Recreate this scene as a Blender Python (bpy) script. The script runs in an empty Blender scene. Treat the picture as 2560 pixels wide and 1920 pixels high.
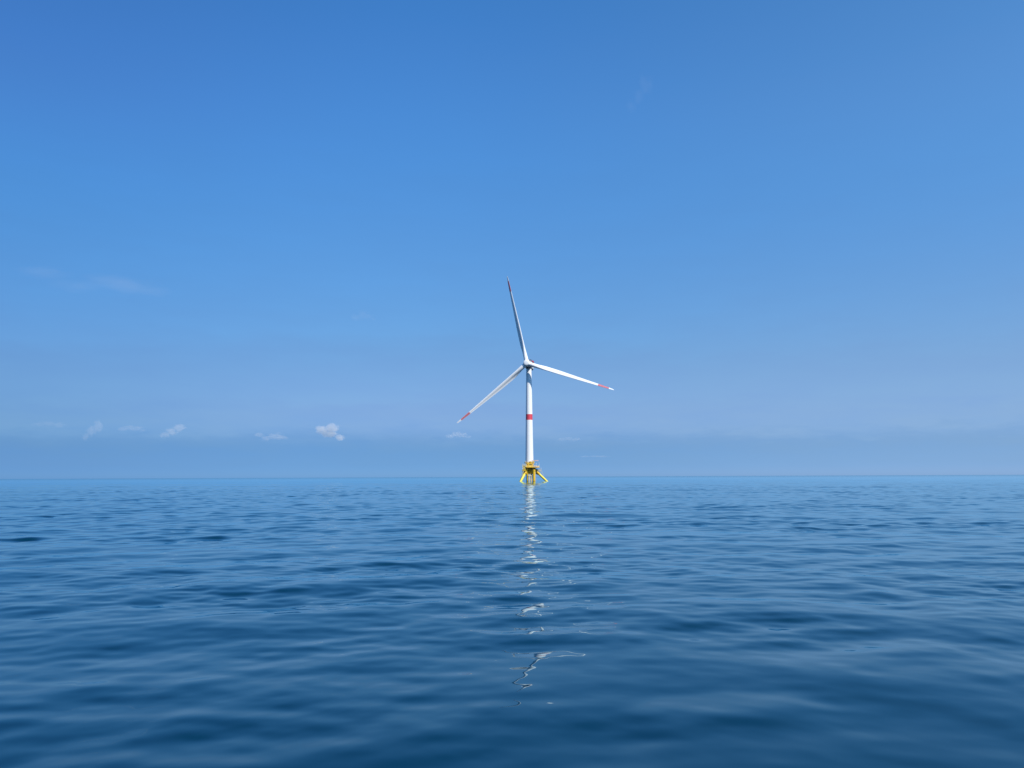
import bpy, bmesh, math, random
import numpy as np
from mathutils import Vector, Matrix

R = math.radians
C = bpy.context.scene.collection
scene = bpy.context.scene

# ------------------------------------------------------------------ camera
EYE = 4.35
cam_data = bpy.data.cameras.new('camera')
cam_data.sensor_fit = 'HORIZONTAL'
cam_data.sensor_width = 36.0
cam_data.lens = 36.0 * 1923.0 / 2560.0
cam_data.clip_start = 0.5
cam_data.clip_end = 90000
cam = bpy.data.objects.new('camera', cam_data)
C.objects.link(cam)
PITCH, ROLL = 6.87, -0.24
cam.matrix_world = (Matrix.Translation((0, 0, EYE)) @ Matrix.Rotation(R(90 + PITCH), 4, 'X')
                    @ Matrix.Rotation(R(ROLL), 4, 'Z'))
scene.camera = cam

# ------------------------------------------------------------------ sun and sky
SUN_EL, SUN_AZ = 46.0, 141.0            # azimuth clockwise from +Y (view direction): behind the camera, to the right
to_sun = Vector((math.sin(R(SUN_AZ)) * math.cos(R(SUN_EL)), math.cos(R(SUN_AZ)) * math.cos(R(SUN_EL)), math.sin(R(SUN_EL))))
sun_data = bpy.data.lights.new('sun', 'SUN')
sun_data.energy = 5.0
sun_data.angle = R(0.53)
sun_data.color = (1.0, 0.96, 0.90)
sun = bpy.data.objects.new('sun', sun_data)
C.objects.link(sun)
sun.rotation_euler = to_sun.to_track_quat('Z', 'Y').to_euler()

scene.view_settings.view_transform = 'Standard'
scene.view_settings.look = 'None'
scene.view_settings.exposure = 0.0
scene.view_settings.gamma = 1.0
scene.render.engine = 'CYCLES'
scene.cycles.use_denoising = True
scene.cycles.max_bounces = 6
scene.cycles.glossy_bounces = 3
scene.cycles.diffuse_bounces = 2
scene.cycles.volume_bounces = 1
scene.cycles.transparent_max_bounces = 8
scene.cycles.caustics_reflective = False
scene.cycles.caustics_refractive = False
scene.cycles.sample_clamp_indirect = 4.0

world = bpy.data.worlds.new('World')
scene.world = world
world.use_nodes = True
wn, wl = world.node_tree.nodes, world.node_tree.links
wn.clear()
w_out = wn.new('ShaderNodeOutputWorld')
w_bg = wn.new('ShaderNodeBackground')
w_bg.inputs['Strength'].default_value = 0.10
w_sky = wn.new('ShaderNodeTexSky')
w_sky.sky_type = 'NISHITA'
w_sky.sun_disc = False
w_sky.sun_elevation = R(SUN_EL)
w_sky.sun_rotation = R(SUN_AZ)
w_sky.altitude = 0
w_sky.air_density = 1.0
w_sky.dust_density = 0.3
w_sky.ozone_density = 4.0

# clear maritime air: the colour balance of the sky by height and by bearing (hazier towards the sun's side)
def world_math(op, a, b=None, c=None):
    n = wn.new('ShaderNodeMath')
    n.operation = op
    for k, v in enumerate((a, b, c)):
        if v is None:
            continue
        if isinstance(v, (int, float)):
            n.inputs[k].default_value = v
        else:
            wl.new(v, n.inputs[k])
    return n.outputs[0]
w_tc = wn.new('ShaderNodeTexCoord')
w_sep = wn.new('ShaderNodeSeparateXYZ')
wl.new(w_tc.outputs['Generated'], w_sep.inputs[0])
w_map = wn.new('ShaderNodeMapping')                 # ragged top of the haze bank low over the sea
w_map.inputs['Scale'].default_value = (9, 9, 42)
wl.new(w_tc.outputs['Generated'], w_map.inputs[0])
w_noise = wn.new('ShaderNodeTexNoise')
w_noise.inputs['Scale'].default_value = 1.0
w_noise.inputs['Detail'].default_value = 5
w_noise.inputs['Roughness'].default_value = 0.6
wl.new(w_map.outputs[0], w_noise.inputs['Vector'])
w_az = world_math('ARCTAN2', w_sep.outputs[0], w_sep.outputs[1])
w_nz = world_math('MULTIPLY_ADD', w_noise.outputs[0], 0.036, -0.018)
w_z0 = world_math('MAXIMUM', w_sep.outputs[2], 0.0)
w_fade = world_math('MULTIPLY', w_z0, 14.0)
w_fade.node.use_clamp = True
w_z = world_math('MULTIPLY_ADD', w_nz, w_fade, w_z0)
STOPS = (
    [(0.0024, (0.2, 0.463, 1.129)), (0.0137, (0.182, 0.408, 1.001)), (0.0344, (0.206, 0.399, 0.848)), (0.0543, (0.276, 0.459, 0.822)), (0.083, (0.341, 0.52, 0.815)), (0.1563, (0.433, 0.675, 0.944)), (0.3212, (0.496, 1.014, 1.394)), (0.466, (0.536, 1.088, 1.633)), (1.0, (0.33, 1.2, 1.75))],
    [(0.0029, (0.272, 0.578, 1.323)), (0.016, (0.237, 0.502, 1.151)), (0.0404, (0.287, 0.501, 0.981)), (0.0637, (0.432, 0.593, 0.984)), (0.0973, (0.538, 0.69, 0.992)), (0.1833, (0.616, 0.919, 1.172)), (0.3734, (0.674, 1.312, 1.739)), (0.5328, (0.619, 1.406, 1.985)), (1.0, (0.33, 1.3, 1.85))],
    [(0.0024, (0.501, 0.847, 1.782)), (0.0137, (0.435, 0.755, 1.586)), (0.0344, (0.472, 0.719, 1.325)), (0.0543, (0.579, 0.774, 1.259)), (0.083, (0.695, 0.852, 1.204)), (0.1563, (0.821, 1.033, 1.277)), (0.3212, (0.842, 1.383, 1.718)), (0.466, (0.88, 1.52, 1.879)), (1.0, (0.4, 1.35, 1.8))],
)
w_r = []
for st in STOPS:
    n = wn.new('ShaderNodeValToRGB')
    n.color_ramp.interpolation = 'CARDINAL'
    e = n.color_ramp.elements
    while len(e) < len(st):
        e.new(0.5)
    for k, (p, c) in enumerate(st):
        e[k].position = p
        e[k].color = (c[0] / 2, c[1] / 2, c[2] / 2, 1)     # halved: a ramp holds no value above 1
    wl.new(w_z, n.inputs[0])
    w_r.append(n.outputs[0])
def w_mix(a, b, lo, hi):
    f = wn.new('ShaderNodeMapRange')
    f.interpolation_type = 'SMOOTHSTEP'
    f.inputs[1].default_value = R(lo)
    f.inputs[2].default_value = R(hi)
    wl.new(w_az, f.inputs[0])
    m = wn.new('ShaderNodeMix')
    m.data_type = 'RGBA'
    wl.new(f.outputs[0], m.inputs[0])
    wl.new(a, m.inputs[6])
    wl.new(b, m.inputs[7])
    return m.outputs[2]
w_grade = w_mix(w_mix(w_r[0], w_r[1], -40, -4), w_r[2], -12, 42)
w_mul = wn.new('ShaderNodeMix')
w_mul.data_type = 'RGBA'
w_mul.blend_type = 'MULTIPLY'
w_mul.inputs[0].default_value = 1.0
wl.new(w_sky.outputs[0], w_mul.inputs[6])
# low bank of sea haze with a ragged, broken top
w_map2 = wn.new('ShaderNodeMapping')
w_map2.inputs['Scale'].default_value = (20, 20, 90)
wl.new(w_tc.outputs['Generated'], w_map2.inputs[0])
w_n2 = wn.new('ShaderNodeTexNoise')
w_n2.inputs['Scale'].default_value = 1.0
w_n2.inputs['Detail'].default_value = 6
w_n2.inputs['Roughness'].default_value = 0.65
wl.new(w_map2.outputs[0], w_n2.inputs['Vector'])
w_n3 = wn.new('ShaderNodeTexNoise')
w_n3.inputs['Scale'].default_value = 5.0
w_n3.inputs['Detail'].default_value = 2
wl.new(w_tc.outputs['Generated'], w_n3.inputs['Vector'])
w_top = world_math('MULTIPLY_ADD', w_n2.outputs[0], 0.066, 0.0)
w_top = world_math('ADD', w_top, w_z0)
w_top = world_math('MULTIPLY_ADD', w_n3.outputs[0], 0.02, w_top)
w_bank = wn.new('ShaderNodeMapRange')
w_bank.interpolation_type = 'SMOOTHSTEP'
w_bank.inputs[1].default_value = 0.082
w_bank.inputs[2].default_value = 0.104
w_bank.inputs[3].default_value = 1.0
w_bank.inputs[4].default_value = 0.0
wl.new(w_top, w_bank.inputs[0])
w_low = wn.new('ShaderNodeMapRange')                # the bank thins out again towards the sea
w_low.interpolation_type = 'SMOOTHSTEP'
w_low.inputs[1].default_value = 0.012
w_low.inputs[2].default_value = 0.046
wl.new(w_z0, w_low.inputs[0])
w_bmix = wn.new('ShaderNodeMix')
w_bmix.data_type = 'RGBA'
w_bmix.blend_type = 'MULTIPLY'
wl.new(world_math('MULTIPLY', w_bank.outputs[0], w_low.outputs[0]), w_bmix.inputs[0])
wl.new(w_grade, w_bmix.inputs[6])
w_bmix.inputs[7].default_value = (0.90, 0.94, 0.972, 1)
wl.new(w_bmix.outputs[2], w_mul.inputs[7])
w_two = wn.new('ShaderNodeVectorMath')
w_two.operation = 'SCALE'
w_two.inputs['Scale'].default_value = 2.0
wl.new(w_mul.outputs[2], w_two.inputs[0])
wl.new(w_two.outputs[0], w_bg.inputs['Color'])
wl.new(w_bg.outputs[0], w_out.inputs['Surface'])

# ------------------------------------------------------------------ helpers
def ramp(nt, stops, fac):
    n = nt.nodes.new('ShaderNodeValToRGB')
    e = n.color_ramp.elements
    while len(e) < len(stops):
        e.new(0.5)
    for k, (p, c) in enumerate(stops):
        e[k].position = p
        e[k].color = (*c, 1.0)
    nt.links.new(fac, n.inputs[0])
    return n.outputs[0]

def paint(name, col, rough=0.45, dirt=(0.3, 0.25, 0.2), amount=0.12, scale=0.35, streak=True, metallic=0.0, waterline=None):
    """Weathered paint: base colour broken up by rain streaks and blotches in object space."""
    m = bpy.data.materials.new(name)
    m.use_nodes = True
    nt = m.node_tree
    b = nt.nodes['Principled BSDF']
    tc = nt.nodes.new('ShaderNodeTexCoord')
    mp = nt.nodes.new('ShaderNodeMapping')
    mp.inputs['Scale'].default_value = (scale * 3, scale * 3, scale * (0.25 if streak else 3))
    nt.links.new(tc.outputs['Object'], mp.inputs[0])
    n1 = nt.nodes.new('ShaderNodeTexNoise')
    n1.inputs['Scale'].default_value = 1.0
    n1.inputs['Detail'].default_value = 6
    n1.inputs['Roughness'].default_value = 0.62
    nt.links.new(mp.outputs[0], n1.inputs['Vector'])
    mr = nt.nodes.new('ShaderNodeMapRange')
    mr.inputs[1].default_value = 0.48
    mr.inputs[2].default_value = 0.78
    mr.inputs[4].default_value = amount
    nt.links.new(n1.outputs[0], mr.inputs[0])
    mx = nt.nodes.new('ShaderNodeMix')
    mx.data_type = 'RGBA'
    mx.inputs[6].default_value = (*col, 1)
    mx.inputs[7].default_value = (*dirt, 1)
    nt.links.new(mr.outputs[0], mx.inputs[0])
    out = mx.outputs[2]
    if waterline is not None:           # splash zone: weed and rust stain low down on the steel
        sep = nt.nodes.new('ShaderNodeSeparateXYZ')
        nt.links.new(tc.outputs['Object'], sep.inputs[0])
        add = nt.nodes.new('ShaderNodeMath')
        add.operation = 'MULTIPLY_ADD'
        add.inputs[1].default_value = 1.6
        nt.links.new(n1.outputs[0], add.inputs[0])
        nt.links.new(sep.outputs[2], add.inputs[2])
        m2 = nt.nodes.new('ShaderNodeMapRange')
        m2.inputs[1].default_value = waterline + 0.8
        m2.inputs[2].default_value = waterline + 1.7
        m2.inputs[3].default_value = 0.8
        m2.inputs[4].default_value = 0.0
        nt.links.new(add.outputs[0], m2.inputs[0])
        mx2 = nt.nodes.new('ShaderNodeMix')
        mx2.data_type = 'RGBA'
        nt.links.new(m2.outputs[0], mx2.inputs[0])
        nt.links.new(out, mx2.inputs[6])
        mx2.inputs[7].default_value = (0.09, 0.06, 0.02, 1)
        out = mx2.outputs[2]
    nt.links.new(out, b.inputs['Base Color'])
    b.inputs['Roughness'].default_value = rough
    b.inputs['Metallic'].default_value = metallic
    return m

M_white = paint('white_paint', (0.84, 0.84, 0.82), 0.38, (0.5, 0.48, 0.44), 0.10, 0.22)
M_red = paint('red_paint', (0.66, 0.06, 0.085), 0.4, (0.5, 0.12, 0.1), 0.2, 0.3)
M_sunlit_red = paint('sunlit_red_paint', (0.60, 0.17, 0.185), 0.45, (0.7, 0.5, 0.5), 0.4, 0.4)  # blade bands: red paled, the glare of full sun put into its colour
M_yellow = paint('yellow_paint', (0.76, 0.47, 0.02), 0.42, (0.34, 0.15, 0.03), 0.55, 0.5, waterline=0.1)
M_bright = paint('bright_yellow_paint', (0.82, 0.66, 0.07), 0.38, (0.5, 0.3, 0.05), 0.3, 0.4, waterline=-0.8)
M_cream = paint('cream_paint', (0.72, 0.60, 0.34), 0.5, (0.4, 0.25, 0.1), 0.3, 0.5)
M_rust = paint('rusty_paint', (0.42, 0.26, 0.06), 0.6, (0.2, 0.08, 0.03), 0.7, 0.6)
M_pink = paint('faded_red_paint', (0.62, 0.42, 0.38), 0.5, (0.4, 0.2, 0.15), 0.3, 0.6)
M_grey = paint('galvanised_steel', (0.50, 0.50, 0.50), 0.45, (0.3, 0.27, 0.24), 0.3, 0.8, False, 0.3)
M_shade_grey = paint('shade_grey_paint', (0.20, 0.21, 0.23), 0.5, (0.12, 0.12, 0.12), 0.3, 0.5)  # generator grey darkened: shade on the drum's underside is put into the colour
M_dark = paint('dark_steel', (0.035, 0.035, 0.04), 0.5, (0.08, 0.06, 0.05), 0.3, 0.8, False)

def tag(o, label=None, cat=None, group=None, kind=None):
    for k, v in (('label', label), ('category', cat), ('group', group), ('kind', kind)):
        if v:
            o[k] = v
    return o

def empty(name, loc):
    o = bpy.data.objects.new(name, None)
    o.empty_display_size = 1.0
    C.objects.link(o)
    o.location = loc
    return o

def obj(name, bm, mats, parent=None, smooth=True, angle=40):
    me = bpy.data.meshes.new(name)
    bm.normal_update()
    if smooth:
        for f in bm.faces:
            f.smooth = True
        for e in bm.edges:
            if len(e.link_faces) == 2 and e.calc_face_angle(0) > R(angle):
                e.smooth = False
    bm.to_mesh(me)
    bm.free()
    for m in (mats if isinstance(mats, (list, tuple)) else [mats]):
        me.materials.append(m)
    o = bpy.data.objects.new(name, me)
    C.objects.link(o)
    if parent:
        o.parent = parent
    return o

def loft(bm, rings, cap=True, mat=None):
    """rings: list of equal-length lists of Vectors."""
    vs = [[bm.verts.new(p) for p in r] for r in rings]
    n = len(rings[0])
    for i in range(len(vs) - 1):
        for k in range(n):
            f = bm.faces.new((vs[i][k], vs[i][(k + 1) % n], vs[i + 1][(k + 1) % n], vs[i + 1][k]))
            if mat:
                f.material_index = mat(i)
    if cap:
        bm.faces.new(list(reversed(vs[0])))
        bm.faces.new(vs[-1])
    return vs

def frame(d):
    d = d.normalized()
    a = Vector((0, 0, 1)) if abs(d.z) < 0.95 else Vector((1, 0, 0))
    u = a.cross(d).normalized()
    return u, d.cross(u)

def tube(bm, pts, rad, seg=12):
    pts = [Vector(p) for p in pts]
    rads = rad if isinstance(rad, (list, tuple)) else [rad] * len(pts)
    rings = []
    for i, p in enumerate(pts):
        d = (pts[min(i + 1, len(pts) - 1)] - pts[max(i - 1, 0)])
        u, v = frame(d)
        rings.append([p + (u * math.cos(2 * math.pi * k / seg) + v * math.sin(2 * math.pi * k / seg)) * rads[i] for k in range(seg)])
    loft(bm, rings)

def lathe(bm, prof, seg=48, origin=(0, 0, 0), mat=None):
    o = Vector(origin)
    rings = [[o + Vector((r * math.cos(2 * math.pi * k / seg), r * math.sin(2 * math.pi * k / seg), z)) for k in range(seg)] for r, z in prof]
    loft(bm, rings, True, mat)

def box(bm, lo, hi, bev=0.04, M=None):
    r = bmesh.ops.create_cube(bm, size=1.0)
    vs = r['verts']
    lo, hi = Vector(lo), Vector(hi)
    for v in vs:
        v.co = Vector(((v.co.x + 0.5) * (hi.x - lo.x) + lo.x, (v.co.y + 0.5) * (hi.y - lo.y) + lo.y, (v.co.z + 0.5) * (hi.z - lo.z) + lo.z))
    if bev:
        es = list({e for v in vs for e in v.link_edges})
        out = bmesh.ops.bevel(bm, geom=es, offset=bev, segments=2, affect='EDGES', profile=0.5)
        vs = list({v for f in out['faces'] for v in f.verts} | {v for v in vs if v.is_valid})
    if M is not None:
        for v in vs:
            v.co = M @ v.co

def railing(bm, pts, h=1.15, r=0.055, closed=True, step=1.6):
    pts = [Vector(p) for p in pts]
    n = len(pts)
    for i in range(n if closed else n - 1):
        a, b = pts[i], pts[(i + 1) % n]
        for hh in (0.12, h * 0.55, h):
            tube(bm, [a + Vector((0, 0, hh)), b + Vector((0, 0, hh))], r * (1.2 if hh == h else 0.8), 6)
        L = (b - a).length
        k = max(1, round(L / step))
        for q in range(k + (0 if closed else (1 if i == n - 2 else 0))):
            p = a.lerp(b, q / k)
            tube(bm, [p, p + Vector((0, 0, h))], r, 6)

def ladder(bm, a, b, w=0.7, side=Vector((1, 0, 0)), r=0.07):
    a, b = Vector(a), Vector(b)
    s = side * (w / 2)
    tube(bm, [a - s, b - s], r, 6)
    tube(bm, [a + s, b + s], r, 6)
    n = int((b - a).length / 0.35)
    for k in range(1, n):
        p = a.lerp(b, k / n)
        tube(bm, [p - s, p + s], r * 0.6, 6)

# ------------------------------------------------------------------ sea
def build_sea():
    rng = np.random.default_rng(3)
    # radial rows: fine near the boat, coarser with distance
    rr = [1.5]
    while rr[-1] < 24000:
        d = rr[-1]
        px = d * d / (EYE * 769)                    # metres seen by one picture row
        st = max(0.035, min(px * 0.33, 0.12 + 0.0022 * d))
        if d > 320:
            st = 0.82 * (d / 320) ** 1.9
        if d < 8:
            st = 0.12
        rr.append(d + st)
    rr = np.array(rr)
    # azimuth columns, clockwise from +Y: dense ahead, sparse behind the boat
    dense = np.arange(-44, 44.001, 0.052)
    side = np.concatenate([np.linspace(44, 180, 70)[1:-1]])
    az = np.radians(np.concatenate([dense, side, [180], -side[::-1]]))
    nr, na = len(rr), len(az)
    A, D = np.meshgrid(az, rr)
    X = (D * np.sin(A)).astype(np.float64)
    Y = (D * np.cos(A)).astype(np.float64)
    Z = np.zeros_like(X)
    dr = np.gradient(rr)[:, None]
    da = np.gradient(az)
    da[len(dense) - 1] = da[len(dense) - 2]
    da[0] = da[1]
    da = np.abs(da)
    da = np.minimum(da, R(2.0))
    spacing = np.maximum(np.broadcast_to(dr, X.shape), D * da[None, :] * 1.0)
    comps = []
    def band(n, l0, l1, slope, mean, spread):
        for i in range(n):
            lam = math.exp(rng.uniform(math.log(l0), math.log(l1)))
            th = math.radians(mean + rng.normal(0, spread))
            k = 2 * math.pi / lam
            amp = slope * math.sqrt(2.0 / n) / k
            comps.append((k, th, amp, rng.uniform(0, 2 * math.pi), lam))
    # rms slope per band; directions clockwise from +Y (running away from the boat)
    band(10, 14, 34, 0.010, 10, 28)
    band(26, 3.4, 10, 0.033, -8, 34)
    band(50, 1.4, 3.7, 0.041, 4, 42)
    band(44, 0.65, 1.4, 0.025, 0, 46)
    band(26, 0.30, 0.65, 0.005, 0, 60)
    def patches(n, l0, l1, gain, lo, hi):
        g = np.zeros_like(Z)
        for i in range(n):
            lam = math.exp(rng.uniform(math.log(l0), math.log(l1)))
            th = rng.uniform(0, 2 * math.pi)
            g += np.sin(2 * math.pi / lam * (math.sin(th) * X * 0.55 + math.cos(th) * Y) + rng.uniform(0, 6.28))
        return np.clip(np.exp(gain * g), lo, hi)
    # gusts and slicks: the sea is rougher in some patches, glassier in others
    g_long = patches(10, 30, 140, 0.09, 0.6, 1.45)
    g_short = patches(22, 6, 45, 0.075, 0.6, 1.5)
    lean = np.zeros_like(Z)                         # crests lean the way the sea runs, towards the boat
    for k, th, amp, ph, lam in comps:
        # only rows fine enough to carry the wave
        att = np.clip((lam / spacing - 2.2) / 2.2, 0, 1)
        rows = np.where(att[:, :len(dense)].max(axis=1) > 0)[0]
        if len(rows) == 0:
            continue
        e = rows[-1] + 1
        kx, ky = k * math.sin(th), k * math.cos(th)
        g = g_short if lam < 3.75 else g_long
        dz = att[:e] * amp * g[:e] * np.sin(kx * X[:e] + ky * Y[:e] + ph)
        Z[:e] += dz
        lean[:e] += dz * (2.0 if lam < 3.75 else 1.4)
    Y = Y - lean * np.clip((D - 4) / 4, 0, 1)
    co = np.stack([X, Y, Z], axis=-1).reshape(-1, 3)
    # a centre vertex closes the sheet
    co = np.vstack([co, [[0, 0, 0]]]).astype(np.float32)
    i = np.arange(nr - 1)[:, None]
    j = np.arange(na)[None, :]
    j2 = (j + 1) % na
    quads = np.stack([i * na + j, (i + 1) * na + j, (i + 1) * na + j2, i * na + j2], axis=-1)
    quads = quads[..., ::-1].reshape(-1, 4)
    jj = np.arange(na)
    tris = np.stack([np.full(na, nr * na), (jj + 1) % na, jj], axis=-1)
    me = bpy.data.meshes.new('water')
    nq, nt_ = len(quads), len(tris)
    me.vertices.add(len(co))
    me.vertices.foreach_set('co', co.ravel())
    loops = np.concatenate([quads.ravel(), tris.ravel()]).astype(np.int32)
    me.loops.add(len(loops))
    me.loops.foreach_set('vertex_index', loops)
    me.polygons.add(nq + nt_)
    starts = np.concatenate([np.arange(nq) * 4, nq * 4 + np.arange(nt_) * 3]).astype(np.int32)
    me.polygons.foreach_set('loop_start', starts)
    me.update(calc_edges=True)
    me.polygons.foreach_set('use_smooth', np.ones(nq + nt_, dtype=bool))
    if me.polygons[0].normal.z < 0:
        me.flip_normals()
    o = bpy.data.objects.new('water', me)
    C.objects.link(o)
    o['kind'] = 'structure'
    print('sea', nr, na, len(co))
    # material
    m = bpy.data.materials.new('sea_water')
    m.use_nodes = True
    nt = m.node_tree
    nt.nodes.remove(nt.nodes['Principled BSDF'])
    body = nt.nodes.new('ShaderNodeBsdfDiffuse')            # light scattered back out of deep clear water
    body.inputs['Color'].default_value = (0.0001, 0.021, 0.041, 1)
    skin = nt.nodes.new('ShaderNodeBsdfGlossy')
    skin.inputs['Color'].default_value = (0.82, 1.03, 1.08, 1)
    skin.inputs['Roughness'].default_value = 0.012
    fres = nt.nodes.new('ShaderNodeFresnel')
    fres.inputs['IOR'].default_value = 1.42
    mix = nt.nodes.new('ShaderNodeMixShader')
    nt.links.new(fres.outputs[0], mix.inputs[0])
    nt.links.new(body.outputs[0], mix.inputs[1])
    nt.links.new(skin.outputs[0], mix.inputs[2])
    nt.links.new(mix.outputs[0], nt.nodes['Material Output'].inputs['Surface'])
    tc = nt.nodes.new('ShaderNodeTexCoord')
    def layer(sx, sy, rot, scale, detail):
        mp = nt.nodes.new('ShaderNodeMapping')
        mp.inputs['Scale'].default_value = (sx, sy, 1)
        mp.inputs['Rotation'].default_value = (0, 0, R(rot))
        nt.links.new(tc.outputs['Object'], mp.inputs[0])
        n = nt.nodes.new('ShaderNodeTexNoise')
        n.inputs['Scale'].default_value = scale
        n.inputs['Detail'].default_value = detail
        n.inputs['Roughness'].default_value = 0.5
        nt.links.new(mp.outputs[0], n.inputs['Vector'])
        return n.outputs['Color']
    # distance from the boat decides how much of the chop is left to the shading
    geo = nt.nodes.new('ShaderNodeNewGeometry')
    ln = nt.nodes.new('ShaderNodeVectorMath')
    ln.operation = 'LENGTH'
    nt.links.new(geo.outputs['Position'], ln.inputs[0])
    far = nt.nodes.new('ShaderNodeMapRange')
    far.interpolation_type = 'SMOOTHSTEP'
    far.inputs[1].default_value = 60
    far.inputs[2].default_value = 320
    nt.links.new(ln.outputs['Value'], far.inputs[0])
    far2 = nt.nodes.new('ShaderNodeMapRange')
    far2.interpolation_type = 'SMOOTHSTEP'
    far2.inputs[1].default_value = 500
    far2.inputs[2].default_value = 5000
    nt.links.new(ln.outputs['Value'], far2.inputs[0])
    def vmath(op, a, b=None):
        n = nt.nodes.new('ShaderNodeVectorMath')
        n.operation = op
        for k, v in enumerate((a, b)):
            if v is None:
                continue
            if isinstance(v, tuple):
                n.inputs[k].default_value = v
            else:
                nt.links.new(v, n.inputs[k])
        return n
    def slopes(noise, gain, fade):
        v = vmath('SUBTRACT', noise, (0.5, 0.5, 0.5)).outputs[0]
        v = vmath('MULTIPLY', v, (gain * 0.6, gain, 0)).outputs[0]
        n = vmath('SCALE', v)
        nt.links.new(fade, n.inputs['Scale'])
        return n.outputs[0]
    # slope of the chop too small for the sheet to carry, met from 60 m outwards
    t = vmath('ADD', slopes(layer(0.6, 1.0, 6, 0.5, 2.0), 0.10, far.outputs[0]), slopes(layer(0.5, 1.0, -9, 0.22, 2.0), 0.50, far2.outputs[0])).outputs[0]
    nn = vmath('NORMALIZE', vmath('ADD', geo.outputs['Normal'], t).outputs[0]).outputs[0]
    for n in (body, skin, fres):
        nt.links.new(nn, n.inputs['Normal'])
    me.materials.append(m)
    return o
build_sea()

# ------------------------------------------------------------------ wind turbine
AZT, DIST = 1.27, 698.0
TX, TY = DIST * math.sin(R(AZT)), DIST * math.cos(R(AZT))
HUB_Z = 106.6
turbine = empty('wind_turbine', (TX, TY, 0))
tag(turbine, 'white three-bladed wind turbine with red bands on a yellow floating platform', 'wind turbine')

def build_tower():
    bm = bmesh.new()
    z0, z1, r0, r1 = 17.0, HUB_Z - 3.6, 3.62, 2.42
    zs = [z0, 28, 41.5, 55.4, 60.6, 74, 88, z1]
    prof, mats = [], []
    for a, b in zip(zs[:-1], zs[1:]):
        prof.append((r0 + (r1 - r0) * (a - z0) / (z1 - z0), a))
        mats.append(1 if a == 55.4 else 0)
    prof.append((r1, z1))
    lathe(bm, prof, 64, mat=lambda i: mats[i])
    t = obj('tower', bm, [M_white, M_red], turbine)
    for z in (41.5, 74):                            # bolted section joints
        bm = bmesh.new()
        r = r0 + (r1 - r0) * (z - z0) / (z1 - z0)
        lathe(bm, [(r - 0.02, z - 0.09), (r + 0.03, z - 0.09), (r + 0.03, z + 0.09), (r - 0.02, z + 0.09)], 64)
        obj('flange', bm, M_white, t)
build_tower()

YAW, TILT, OVER = 13.0, 2.5, 8.2
n_ax = Vector((-math.sin(R(YAW)) * math.cos(R(TILT)), -math.cos(R(YAW)) * math.cos(R(TILT)), math.sin(R(TILT))))
u_ax = (Vector((0, 0, 1)) - n_ax * n_ax.z).normalized()
r_ax = u_ax.cross(n_ax)
hub_c = Vector((0, 0, HUB_Z - 0.6)) + n_ax * OVER
def RF(x, y, z):            # rotor frame: x right, y up, z along the shaft towards the nose
    return hub_c + r_ax * x + u_ax * y + n_ax * z

BL_A = [-12.2, 109.4, 229.8]
def build_hub():
    bm = bmesh.new()
    prof = [(2.6, -3.1), (2.7, -2.2), (2.75, 0.9), (2.75, 2.6), (2.62, 3.1), (2.2, 3.4), (1.3, 3.55), (0.3, 3.6)]
    seg = 48
    loft(bm, [[RF(r * math.cos(2 * math.pi * k / seg), r * math.sin(2 * math.pi * k / seg), z) for k in range(seg)] for r, z in prof])
    h = obj('hub', bm, M_white, turbine)
    for a in BL_A:                                  # blade collars on the spinner
        d = u_ax * math.cos(R(a)) + r_ax * math.sin(R(a))
        t = -u_ax * math.sin(R(a)) + r_ax * math.cos(R(a))
        bm = bmesh.new()
        rings = []
        for s, r in ((1.2, 2.15), (2.7, 2.12), (3.1, 2.1), (3.2, 2.0)):
            rings.append([hub_c + d * s + (t * math.cos(2 * math.pi * k / 40) - n_ax * math.sin(2 * math.pi * k / 40)) * r for k in range(40)])
        loft(bm, rings)
        obj('blade_collar', bm, M_white, h)
build_hub()

def blade_ring(d, t, s, c, th, tw, pb, blend, nn=36):
    """One section of the blade: circle at the root blending into an airfoil."""
    ec = t * math.cos(R(tw)) + n_ax * math.sin(R(tw))
    et = -n_ax * math.cos(R(tw)) + t * math.sin(R(tw))
    out = []
    for k in range(nn):
        a = 2 * math.pi * k / nn
        # circle
        cx, cy = 1.95 * math.cos(a), 1.95 * math.sin(a)
        # airfoil: x from the leading edge (a=0) to the trailing edge (a=pi)
        xx = (1 - math.cos(a)) / 2
        yt = 5 * th * (0.2969 * math.sqrt(max(xx, 0)) - 0.126 * xx - 0.3516 * xx ** 2 + 0.2843 * xx ** 3 - 0.1015 * xx ** 4)
        cam_ = 0.10 * th / 0.25 * xx * (1 - xx)
        if a <= math.pi:
            ax, ay = (0.32 - xx) * c, (yt * 1.05 + cam_) * c
        else:
            cusp = math.sin(math.pi * max(0.0, (xx - 0.42) / 0.58)) * th * 0.20      # hollow towards the trailing edge
            ax, ay = (0.32 - xx) * c, (-yt * 0.95 + cam_ * 0.8 + cusp) * c
        x = cx + (ax - cx) * blend
        y = cy + (ay - cy) * blend
        out.append(hub_c + d * s + ec * x + et * y + n_ax * pb)
    return out

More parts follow.
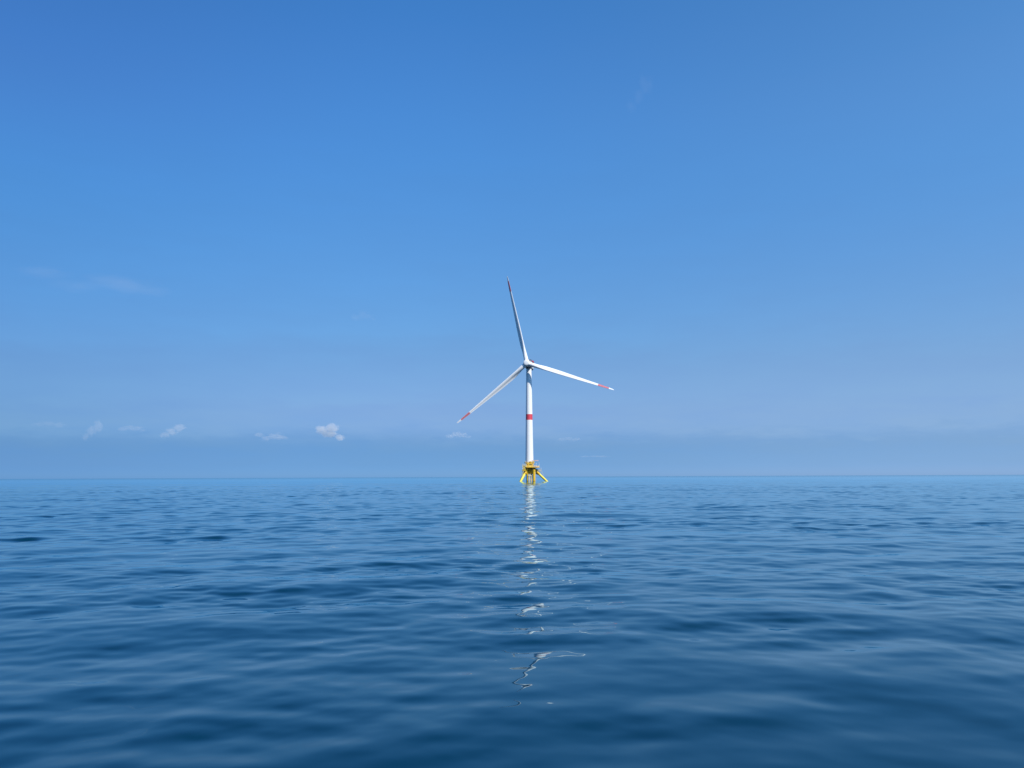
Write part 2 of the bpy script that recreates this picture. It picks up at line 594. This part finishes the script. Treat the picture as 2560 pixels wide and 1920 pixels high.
def build_blades():
    Rt = 83.5
    st = [(3.2, 3.9, .5, 16, 0), (6, 4.0, .5, 16, .08), (10, 4.45, .42, 15, .45), (15, 4.75, .36, 13, .85), (19, 4.8, .31, 11.5, 1),
          (25, 4.6, .27, 9.5, 1), (32, 4.4, .25, 7.5, 1), (40, 3.85, .23, 5.5, 1), (48, 3.3, .22, 4, 1), (56, 2.8, .21, 2.8, 1),
          (63, 2.4, .2, 1.8, 1), (68.4, 2.08, .2, 1.1, 1), (73, 1.8, .19, .6, 1), (78.6, 1.4, .19, .1, 1), (81.5, 1.05, .18, 0, 1),
          (82.8, .65, .18, 0, 1), (83.5, .18, .18, 0, 1)]
    PITCHB = 22.0
    xs_ = [q[0] for q in st]
    def interp(col, x):                             # smooth curve through the stations
        i = max(0, min(len(st) - 2, max(k for k in range(len(st)) if xs_[k] <= x)))
        def slope(k):
            a, b = max(k - 1, 0), min(k + 1, len(st) - 1)
            return (st[b][col] - st[a][col]) / (xs_[b] - xs_[a])
        h = xs_[i + 1] - xs_[i]
        u = (x - xs_[i]) / h
        return ((2 * u ** 3 - 3 * u ** 2 + 1) * st[i][col] + (u ** 3 - 2 * u ** 2 + u) * h * slope(i)
                + (3 * u ** 2 - 2 * u ** 3) * st[i + 1][col] + (u ** 3 - u ** 2) * h * slope(i + 1))
    fine = sorted(set(xs_) | {3.2 + 1.4 * k for k in range(1, 57)})
    st = [(x, interp(1, x), interp(2, x), interp(3, x), min(1, max(0, interp(4, x)))) for x in fine]
    for a in BL_A:
        d = u_ax * math.cos(R(a)) + r_ax * math.sin(R(a))
        t = -u_ax * math.sin(R(a)) + r_ax * math.cos(R(a))
        bm = bmesh.new()
        rings = [blade_ring(d, t, s, c, th, tw + PITCHB, 0.035 * s + 2.6 * (s / Rt) ** 2.2, bl) for s, c, th, tw, bl in st]
        loft(bm, rings, True, lambda i: 1 if 68 < st[i][0] < 78.4 else 0)
        obj('blade', bm, [M_white, M_sunlit_red], turbine, True, 70)
build_blades()

def build_nacelle():
    bm = bmesh.new()                                # rounded housing behind the generator
    seg = 40
    def ring(z, w, h, yoff, p=3.2):
        out = []
        for k in range(seg):
            a = 2 * math.pi * k / seg
            ca, sa = math.cos(a), math.sin(a)
            out.append(RF(w * math.copysign(abs(ca) ** (2 / p), ca), yoff + h * math.copysign(abs(sa) ** (2 / p), sa), z))
        return out
    loft(bm, [ring(-6.0, 2.5, 3.0, 0), ring(-7.2, 2.6, 3.2, 0), ring(-14, 2.6, 3.2, 0), ring(-18.5, 2.5, 3.1, 0), ring(-19.6, 2.3, 2.8, 0.1), ring(-20.0, 1.7, 2.1, 0.2)])
    n = obj('nacelle', bm, M_white, turbine)
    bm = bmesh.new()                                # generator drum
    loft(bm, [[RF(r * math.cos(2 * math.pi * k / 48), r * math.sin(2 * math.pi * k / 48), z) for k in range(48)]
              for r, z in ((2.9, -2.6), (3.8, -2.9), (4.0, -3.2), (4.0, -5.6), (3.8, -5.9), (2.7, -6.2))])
    obj('generator', bm, M_shade_grey, n)
    bm = bmesh.new()                                # radiator on the roof
    def rbox(lo, hi, bev=0.05):
        Mx = Matrix((r_ax, u_ax, n_ax)).transposed().to_4x4()
        Mx.translation = hub_c
        box(bm, lo, hi, bev, Mx)
    rbox((-2.4, 3.15, -9.4), (2.2, 5.0, -8.4))
    for x in (-2.1, -1.1, -.1, .9, 1.9):
        rbox((x - .06, 3.3, -8.45), (x + .06, 4.9, -8.28), 0)
    obj('radiator', bm, M_dark, n)
    bm = bmesh.new()                                # red fence of the hoist platform
    pts = [(-2.7, -10.0), (3.0, -10.0), (3.3, -13), (3.0, -17.5), (-2.7, -17.5)]
    for i in range(len(pts)):
        (xa, za), (xb, zb) = pts[i], pts[(i + 1) % len(pts)]
        for y in (3.4, 3.9, 4.4):
            tube(bm, [RF(xa, y, za), RF(xb, y, zb)], 0.13, 6)
        for q in range(4):
            x, z = xa + (xb - xa) * q / 4, za + (zb - za) * q / 4
            tube(bm, [RF(x, 3.15, z), RF(x, 4.45, z)], 0.1, 6)
    obj('hoist_fence', bm, M_red, n)
    bm = bmesh.new()
    rbox((-2.65, 3.22, -17.4), (3.0, 3.36, -10.1), 0.03)
    obj('hoist_deck', bm, M_dark, n)
    bm = bmesh.new()                                # wind vane mast
    tube(bm, [RF(1.2, 2.9, -18.6), RF(1.2, 5.2, -18.6)], 0.06, 6)
    tube(bm, [RF(0.6, 5.1, -18.6), RF(1.8, 5.1, -18.6)], 0.05, 6)
    obj('vane_mast', bm, M_grey, n)
    bm = bmesh.new()                                # yaw ring between tower and nacelle
    lathe(bm, [(2.45, HUB_Z - 4.3), (2.75, HUB_Z - 4.1), (2.75, HUB_Z - 2.6), (2.4, HUB_Z - 2.4)], 48)
    obj('yaw_ring', bm, M_dark, n)
    bm = bmesh.new()                                # added dark ball: nacelle's lower rear corner, its shade put into the colour
    c = RF(2.1, -3.5, -12.6)
    bmesh.ops.create_uvsphere(bm, u_segments=20, v_segments=12, radius=1.0, matrix=Matrix.Translation(c) @ Matrix.Diagonal((1.1, 1.4, 0.95, 1)))
    obj('tail_shade_pod', bm, M_dark, n)
build_nacelle()

def build_platform():
    # transition piece under the tower
    bm = bmesh.new()
    lathe(bm, [(2.6, 6.6), (3.1, 6.8), (3.55, 8.2), (3.62, 12.4), (3.62, 16.6), (3.95, 16.7), (3.95, 17.05), (3.66, 17.1)], 56)
    tp = obj('transition_piece', bm, M_yellow, turbine)
    bm = bmesh.new()
    box(bm, (-2.4, -4.85, 12.85), (2.3, -3.4, 16.35), 0.06)
    cab = obj('equipment_cabinet', bm, M_yellow, turbine)
    for x in (-1.9, -0.35, 0.55, 1.35):
        bm = bmesh.new()
        box(bm, (x, -4.93, 14.55), (x + 0.62, -4.853, 15.5), 0)
        for q in range(4):
            box(bm, (x, -4.97, 14.62 + q * .23), (x + .62, -4.932, 14.7 + q * .23), 0)
        obj('louvre', bm, M_dark, cab)
    bm = bmesh.new()
    box(bm, (-0.3, -4.92, 12.95), (0.55, -4.853, 14.35), 0.0)
    obj('cabinet_door', bm, M_bright, cab)
    bm = bmesh.new()
    box(bm, (-2.6, -5.0, 16.38), (2.5, -3.5, 16.5), 0.03)
    obj('cabinet_roof', bm, M_cream, cab)
    # upper gallery
    bm = bmesh.new()
    lathe(bm, [(3.66, 16.2), (4.5, 16.2), (4.5, 16.95), (4.42, 16.95), (4.42, 16.36), (3.66, 16.36)], 40)
    gl = obj('gallery', bm, M_yellow, turbine)
    bm = bmesh.new()
    railing(bm, [(4.4 * math.cos(a), 4.4 * math.sin(a), 16.36) for a in [2 * math.pi * k / 20 for k in range(20)]], 1.2, 0.075)
    obj('railing', bm, M_yellow, gl)
    # main deck
    deck = [(-3.9, -6.6), (-2.6, -9.0), (5.6, -9.0), (9.0, -4.6), (9.0, 3.2), (5.2, 7.0), (-1.5, 7.2), (-3.9, 5.6)]
    bm = bmesh.new()
    loft(bm, [[Vector((x, y, z)) for x, y in deck] for z in (12.38, 12.8)])
    for x in (-2.5, 0, 2.5, 5):
        box(bm, (x - .12, -8.4, 11.75), (x + .12, 6.2, 12.377), 0)
    dk = obj('deck', bm, M_yellow, turbine, False)
    bm = bmesh.new()
    railing(bm, [(x * 0.985, y * 0.985, 12.8) for x, y in deck], 1.2, 0.06)
    obj('railing', bm, M_cream, dk)
    for k in range(5):
        a = R(-150 + k * 60)
        d = Vector((math.cos(a), math.sin(a), 0))
        bm = bmesh.new()
        tube(bm, [d * 3.3 + Vector((0, 0, 9.0)), d * 5.6 + Vector((0, 0, 11.9))], 0.28, 10)
        obj('deck_brace', bm, M_rust, dk)
    # things bolted to the deck
    for name, lo, hi, m in (('control_box', (3.9, -5.4, 12.8), (5.2, -4.2, 14.6), M_grey), ('winch_housing', (5.5, -4.6, 12.8), (7.0, -3.2, 14.0), M_pink),
                            ('storage_locker', (7.2, -2.6, 12.8), (8.4, -0.4, 13.9), M_cream), ('cable_box', (-3.5, -5.2, 12.8), (-2.5, -4.3, 14.3), M_bright)):
        bm = bmesh.new()
        box(bm, lo, hi, 0.05)
        p = obj(name, bm, m, turbine)
        bm = bmesh.new()
        box(bm, (lo[0] - .06, lo[1] - .06, hi[2] + .003), (hi[0] + .06, hi[1] + .06, hi[2] + .1), 0.02)
        obj('lid', bm, m, p)
    # davit crane
    bm = bmesh.new()
    tube(bm, [(3.1, -4.6, 12.8), (3.1, -4.6, 17.9)], 0.36, 14)
    lathe(bm, [(0.5, 17.3), (0.62, 17.4), (0.62, 18.0), (0.5, 18.1)], 20, (3.1, -4.6, 0))
    cr = obj('davit_crane', bm, M_yellow, turbine)
    bm = bmesh.new()
    box(bm, (1.6, -4.85, 18.2), (4.2, -4.35, 18.75), 0.08)
    box(bm, (4.15, -4.82, 18.25), (7.9, -4.38, 18.95), 0.06)
    tube(bm, [(7.6, -4.6, 18.3), (7.6, -4.6, 17.2)], 0.05, 6)
    obj('boom', bm, M_pink, cr)
    bm = bmesh.new()
    box(bm, (2.5, -5.1, 17.45), (3.7, -4.0, 18.195), 0.08)
    obj('slew_housing', bm, M_yellow, cr)
    # the three raking legs, 120 degrees apart
    for k, az in enumerate((0.0, 238.0, 122.0)):
        d = Vector((math.cos(R(az)), math.sin(R(az)), 0))
        s = Vector((-d.y, d.x, 0))
        def P(r, z, o=0.0):
            return d * r + s * o + Vector((0, 0, z))
        bm = bmesh.new()
        tube(bm, [P(3.0, 11.9), P(6.2, 9.0), P(15.4, 0.15), P(21.5, -5.7)], [1.1, 1.1, 0.95, 0.95], 28)
        lg = obj('leg', bm, M_bright, turbine)
        bm = bmesh.new()
        tube(bm, [P(3.2, 11.72), P(6.0, 9.18), P(8.3, 6.95)], [1.5, 1.42, 1.3], 28)
        tube(bm, [P(8.3, 6.95), P(8.6, 6.66)], 1.45, 28)
        obj('leg_sleeve', bm, M_yellow, lg)
        bm = bmesh.new()
        tube(bm, [P(3.3, 7.3), P(8.6, 6.3)], 0.42, 14)
        obj('leg_brace', bm, M_rust, lg)
        # stepped work platform above the sleeve
        Mx = Matrix.Translation((0, 0, 0)) @ Matrix.Rotation(R(az), 4, 'Z')
        bm = bmesh.new()
        box(bm, (4.2, -1.5, 10.9), (6.8, 1.5, 11.1), 0.03, Mx)
        box(bm, (6.7, -1.4, 9.3), (10.7, 1.4, 9.5), 0.03, Mx)
        box(bm, (6.5, -1.3, 8.7), (6.7, 1.3, 11.0), 0.03, Mx)
        for (x, y) in ((9.6, -1.2), (9.6, 1.2), (7.6, -1.2), (7.6, 1.2)):
            tube(bm, [Mx @ Vector((x, y, 9.35)), Mx @ Vector((x - 0.7, y * 0.7, 7.0 if x < 9 else 6.2))], 0.15, 8)
        wp = obj('work_platform', bm, M_cream if k == 0 else M_yellow, lg)
        bm = bmesh.new()
        railing(bm, [Mx @ Vector(p) for p in ((6.9, -1.3, 9.5), (10.6, -1.3, 9.5), (10.6, 1.3, 9.5), (6.9, 1.3, 9.5))], 1.2, 0.07, False)
        railing(bm, [Mx @ Vector(p) for p in ((4.4, -1.4, 11.1), (6.7, -1.4, 11.1), (6.7, 1.4, 11.1), (4.4, 1.4, 11.1))], 1.2, 0.07, False)
        obj('railing', bm, M_cream if k == 0 else M_bright, wp)
        bm = bmesh.new()
        ladder(bm, Mx @ Vector((10.8, 0, 9.5)), Mx @ Vector((13.6, 0, 3.0)), 0.7, Mx.to_3x3() @ Vector((0, 1, 0)), 0.08)
        obj('ladder', bm, M_cream, lg)
        bm = bmesh.new()
        box(bm, (7.2, -1.2, 9.503), (8.6, 0.3, 10.8), 0.06, Mx)
        obj('mooring_winch', bm, M_grey if k == 0 else M_bright, lg)
        bm = bmesh.new()                            # marker lantern
        c = Mx @ Vector((10.3, -1.1, 9.5))
        tube(bm, [c, c + Vector((0, 0, 1.9))], 0.06, 8)
        lathe(bm, [(0.16, 1.9), (0.26, 2.0), (0.26, 2.45), (0.1, 2.6)], 14, c)
        obj('lantern', bm, M_white, lg)
    # stair tower from the left work platform up past the deck edge
    bm = bmesh.new()
    for x in (-6.4, -4.2):
        for y in (-7.4, -5.2):
            box(bm, (x - .13, y - .13, 8.9), (x + .13, y + .13, 14.6), 0)
    for z in (10.9, 12.6, 14.3):
        box(bm, (-6.6, -7.6, z), (-4.0, -5.0, z + .12), 0.02)
    stt = obj('stair_tower', bm, M_bright, turbine, False)
    for k, (z0, z1) in enumerate(((9.4, 10.9), (11.0, 12.6), (12.7, 14.3))):
        a, b = ((-6.3, -7.5, z0), (-4.3, -7.5, z1)) if k % 2 == 0 else ((-4.3, -7.5, z0), (-6.3, -7.5, z1))
        bm = bmesh.new()
        for y in (-7.72, -6.9):
            tube(bm, [(a[0], y, a[2]), (b[0], y, b[2])], 0.12, 6)
        for q in range(8):
            x, z = a[0] + (b[0] - a[0]) * (q + .5) / 8, a[2] + (b[2] - a[2]) * (q + .5) / 8
            box(bm, (x - .12, -7.7, z - .02), (x + .12, -6.92, z + .02), 0)
        obj('stair_flight', bm, M_yellow, stt)
    bm = bmesh.new()
    railing(bm, [(-6.5, -7.5, 14.42), (-4.1, -7.5, 14.42), (-4.1, -5.1, 14.42), (-6.5, -5.1, 14.42)], 1.1, 0.07)
    obj('railing', bm, M_cream, stt)
    bm = bmesh.new()
    box(bm, (-5.7, -7.1, 9.52), (-4.45, -5.4, 12.55), 0.05)
    box(bm, (-5.55, -7.0, 12.73), (-4.5, -5.6, 14.0), 0.05)
    obj('side_panel', bm, M_bright, stt)
    bm = bmesh.new()
    box(bm, (0.2, -5.2, 16.52), (1.9, -3.9, 17.9), 0.06)
    p = obj('hydraulic_unit', bm, M_yellow, turbine)
    bm = bmesh.new()
    box(bm, (0.1, -5.3, 17.903), (2.0, -3.8, 18.0), 0.03)
    obj('lid', bm, M_cream, p)
    # lamp masts along the deck edge
    for x, y, h in ((8.6, -4.4, 3.4), (5.9, -8.2, 2.9), (-3.5, -6.6, 5.0)):
        bm = bmesh.new()
        tube(bm, [(x, y, 12.8), (x, y, 12.8 + h)], 0.09, 8)
        box(bm, (x - .3, y - .2, 12.8 + h), (x + .3, y + .2, 13.1 + h), 0.04)
        obj('deck_lamp', bm, M_white, turbine)
    # cable trays and a diagonal pipe run on the front of the transition piece
    bm = bmesh.new()
    tube(bm, [(-3.2, -7.6, 13.0), (-3.0, -5.0, 15.2), (-2.9, -3.0, 16.2)], 0.16, 8)
    obj('pipe_run', bm, M_cream, turbine)
    bm = bmesh.new()
    tube(bm, [(2.6, -5.3, 12.9), (2.75, -5.2, 15.6), (2.2, -4.4, 16.2)], 0.13, 8)
    obj('pipe_run', bm, M_cream, turbine)
    # tubes and boat landing down to the water, on the camera side
    bm = bmesh.new()
    tube(bm, [(3.8, -6.6, 10.6), (3.8, -6.6, -5)], 1.12, 28)
    lathe(bm, [(1.2, 9.4), (1.36, 9.45), (1.36, 10.5), (1.2, 10.55)], 28, (3.8, -6.6, 0))
    ct = obj('cable_tube', bm, M_yellow, turbine)
    bm = bmesh.new()
    box(bm, (2.4, -6.9, 10.55), (5.1, -3.0, 12.375), 0.05)
    obj('hang_off', bm, M_rust, ct)
    bm = bmesh.new()
    tube(bm, [(-1.9, -5.0, 12.3), (-1.9, -5.0, -5)], 0.58, 20)
    obj('cable_tube', bm, M_yellow, turbine)
    bm = bmesh.new()
    tube(bm, [(5.2, -7.0, 8.6), (5.2, -7.0, -4)], 0.2, 10)
    tube(bm, [(5.2, -7.0, 8.6), (4.4, -6.6, 8.9)], 0.16, 10)
    obj('drain_pipe', bm, M_cream, turbine)
    bm = bmesh.new()
    for x in (-0.55, 1.25):
        tube(bm, [(x, -5.9, 5.6), (x, -5.9, -4)], 0.4, 16)
        tube(bm, [(x, -5.9, 5.3), (x * .9, -3.2, 6.9)], 0.25, 12)
    bl = obj('boat_landing', bm, M_cream, turbine)
    bm = bmesh.new()
    tube(bm, [(-1.3, -6.0, 5.2), (2.7, -6.0, 5.2)], 0.3, 12)
    obj('bumper_bar', bm, M_cream, bl)
    bm = bmesh.new()
    ladder(bm, (0.35, -5.9, -1), (0.35, -5.2, 12.4), 0.6, Vector((1, 0, 0)), 0.07)
    obj('ladder', bm, M_yellow, bl)
    # inner truss members left in shade behind
    bm = bmesh.new()
    tube(bm, [(1.9, 2.0, 7.0), (1.9, 2.6, -4)], 0.55, 14)
    tube(bm, [(-2.2, 3.0, 7.0), (-2.4, 3.4, -4)], 0.55, 14)
    obj('inner_tube', bm, M_rust, turbine)
build_platform()

# ------------------------------------------------------------------ clouds
def cloud_material(lobes, dens, seed, soft):
    m = bpy.data.materials.new('cloud_vapour')
    m.use_nodes = True
    nt = m.node_tree
    nt.nodes.clear()
    def mth(op, a, b=None, c=None):
        n = nt.nodes.new('ShaderNodeMath')
        n.operation = op
        for k, v in enumerate((a, b, c)):
            if v is None:
                continue
            if isinstance(v, (int, float)):
                n.inputs[k].default_value = v
            else:
                nt.links.new(v, n.inputs[k])
        return n.outputs[0]
    out = nt.nodes.new('ShaderNodeOutputMaterial')
    vol = nt.nodes.new('ShaderNodeVolumePrincipled')
    vol.inputs['Color'].default_value = (0.98, 0.98, 0.98, 1)
    tc = nt.nodes.new('ShaderNodeTexCoord')
    field = None
    for (x, y, z, r) in lobes:
        dn = nt.nodes.new('ShaderNodeVectorMath')
        dn.operation = 'DISTANCE'
        nt.links.new(tc.outputs['Object'], dn.inputs[0])
        dn.inputs[1].default_value = (x, y, z)
        f = mth('MULTIPLY_ADD', dn.outputs['Value'], -1.0 / r, 1.0)
        field = f if field is None else mth('SMOOTH_MAX', field, f, 0.12)
    nz = nt.nodes.new('ShaderNodeTexNoise')
    nz.noise_dimensions = '4D'
    nz.inputs['W'].default_value = seed * 3.7
    nz.inputs['Scale'].default_value = 1.6 if soft else 3.2
    nz.inputs['Detail'].default_value = 5
    nz.inputs['Roughness'].default_value = 0.62
    nt.links.new(tc.outputs['Object'], nz.inputs['Vector'])
    v = mth('MULTIPLY_ADD', nz.outputs[0], 2.4, -1.22)
    v = mth('ADD', v, field)
    mr = nt.nodes.new('ShaderNodeMapRange')
    mr.interpolation_type = 'SMOOTHSTEP'
    mr.inputs[1].default_value = 0.02 if soft else 0.16
    mr.inputs[2].default_value = 0.95 if soft else 0.46
    mr.inputs[4].default_value = dens
    nt.links.new(v, mr.inputs[0])
    nt.links.new(mr.outputs[0], vol.inputs['Density'])
    nt.links.new(vol.outputs[0], out.inputs['Volume'])
    return m

CAM_M = cam.matrix_world.copy()
def sky_point(px, py, dist):
    """World point at ground distance dist along the bearing and height of a spot in the sky."""
    d = CAM_M.to_3x3() @ Vector(((px - 1280) / 1923, (960 - py) / 1923, -1))
    k = dist / math.hypot(d.x, d.y)
    return Vector((0, 0, EYE)) + d * k

def make_cloud(px, py, wpx, hpx, dist, opt, lobes, label, seed):
    p = sky_point(px, py, dist)
    rng = random.Random(seed)
    bm = bmesh.new()
    bmesh.ops.create_icosphere(bm, subdivisions=4, radius=1.0)
    for v in bm.verts:
        d = v.co.normalized()
        best = 0.15
        for (x, y, z, r) in lobes:
            c = Vector((x, y, z))
            b = d.dot(c)
            disc = b * b - c.length_squared + r * r
            if disc > 0:
                best = max(best, b + math.sqrt(disc))
        v.co = d * best * 1.06
    for _ in range(2):
        bmesh.ops.smooth_vert(bm, verts=bm.verts[:], factor=0.5, use_axis_x=True, use_axis_y=True, use_axis_z=True)
    sx = wpx / 1923 * p.length / 2
    sz = hpx / 1923 * p.length / 2
    o = obj('cloud', bm, cloud_material(lobes, 1.7 * opt / (2 * min(sx, 420.0)), seed, dist < 14000))
    o.location = p
    o.scale = (sx, min(sx, 420.0), sz)
    o.rotation_euler = (0, 0, -math.atan2(p.x, p.y))
    tag(o, label, 'cloud', 'small white clouds low over the horizon' if dist > 14000 else 'faint wisps high in the blue sky')
    return o

puff = [(-.55, 0, -.15, .5), (-.1, .1, .15, .62), (.4, -.1, .0, .55), (.75, 0, -.3, .35)]
slant = [(-.6, 0, -.5, .45), (-.15, 0, -.05, .55), (.35, 0, .35, .62), (.6, .1, .4, .4)]
twin = [(-.65, 0, .2, .42), (-.2, 0, -.3, .45), (.35, 0, .0, .62), (.7, 0, -.15, .4)]
billow = [(-.55, 0, .3, .5), (-.3, .1, -.05, .45), (.15, 0, .4, .62), (.1, 0, -.1, .5), (.65, 0, -.5, .45)]
flat = [(-.6, 0, 0, .5), (-.1, 0, .1, .6), (.45, 0, -.05, .6)]
#            px    py    w    h   dist  depth shape
for args in ((824, 1081, 72, 50, 15000, 1.7, billow, 'brightest and puffiest white cloud low over the sea, nearest bright one left of the turbine', 1),
             (675, 1091, 82, 34, 15500, 0.5, twin, 'two-lobed pale cloud just left of the brightest puffy cloud', 2),
             (435, 1077, 58, 40, 15800, 0.6, slant, 'slanting pale cloud rising to the right, next one left of the two-lobed cloud', 3),
             (328, 1071, 60, 26, 16200, 0.30, puff, 'faint small flat-based cloud between the slanting cloud and the upright one', 4),
             (233, 1077, 46, 56, 16500, 0.32, slant, 'faint upright smudge of cloud left of the small flat-based one', 5),
             (125, 1061, 70, 26, 16800, 0.14, flat, 'very faint thin cloud, farthest left of the row over the horizon', 6),
             (1145, 1088, 66, 28, 15200, 0.50, puff, 'small pale cloud just below the lowest blade tip', 7),
             (1424, 1098, 66, 20, 15600, 0.24, flat, 'faint low cloud just right of the white tower', 8),
             (1490, 1141, 76, 10, 16400, 0.26, flat, 'thin faint streak of cloud above the horizon right of the yellow platform', 9),
             (240, 704, 300, 90, 12000, 0.16, twin, 'wide veil-like wisp of cloud high on the left', 10),
             (908, 790, 66, 46, 12000, 0.12, puff, 'tiny faint wisp of cloud high between the left veil and the turbine', 11),
             (1600, 235, 70, 110, 9000, 0.07, slant, 'barely visible upright wisp of cloud highest above the turbine', 12)):
    make_cloud(*args)
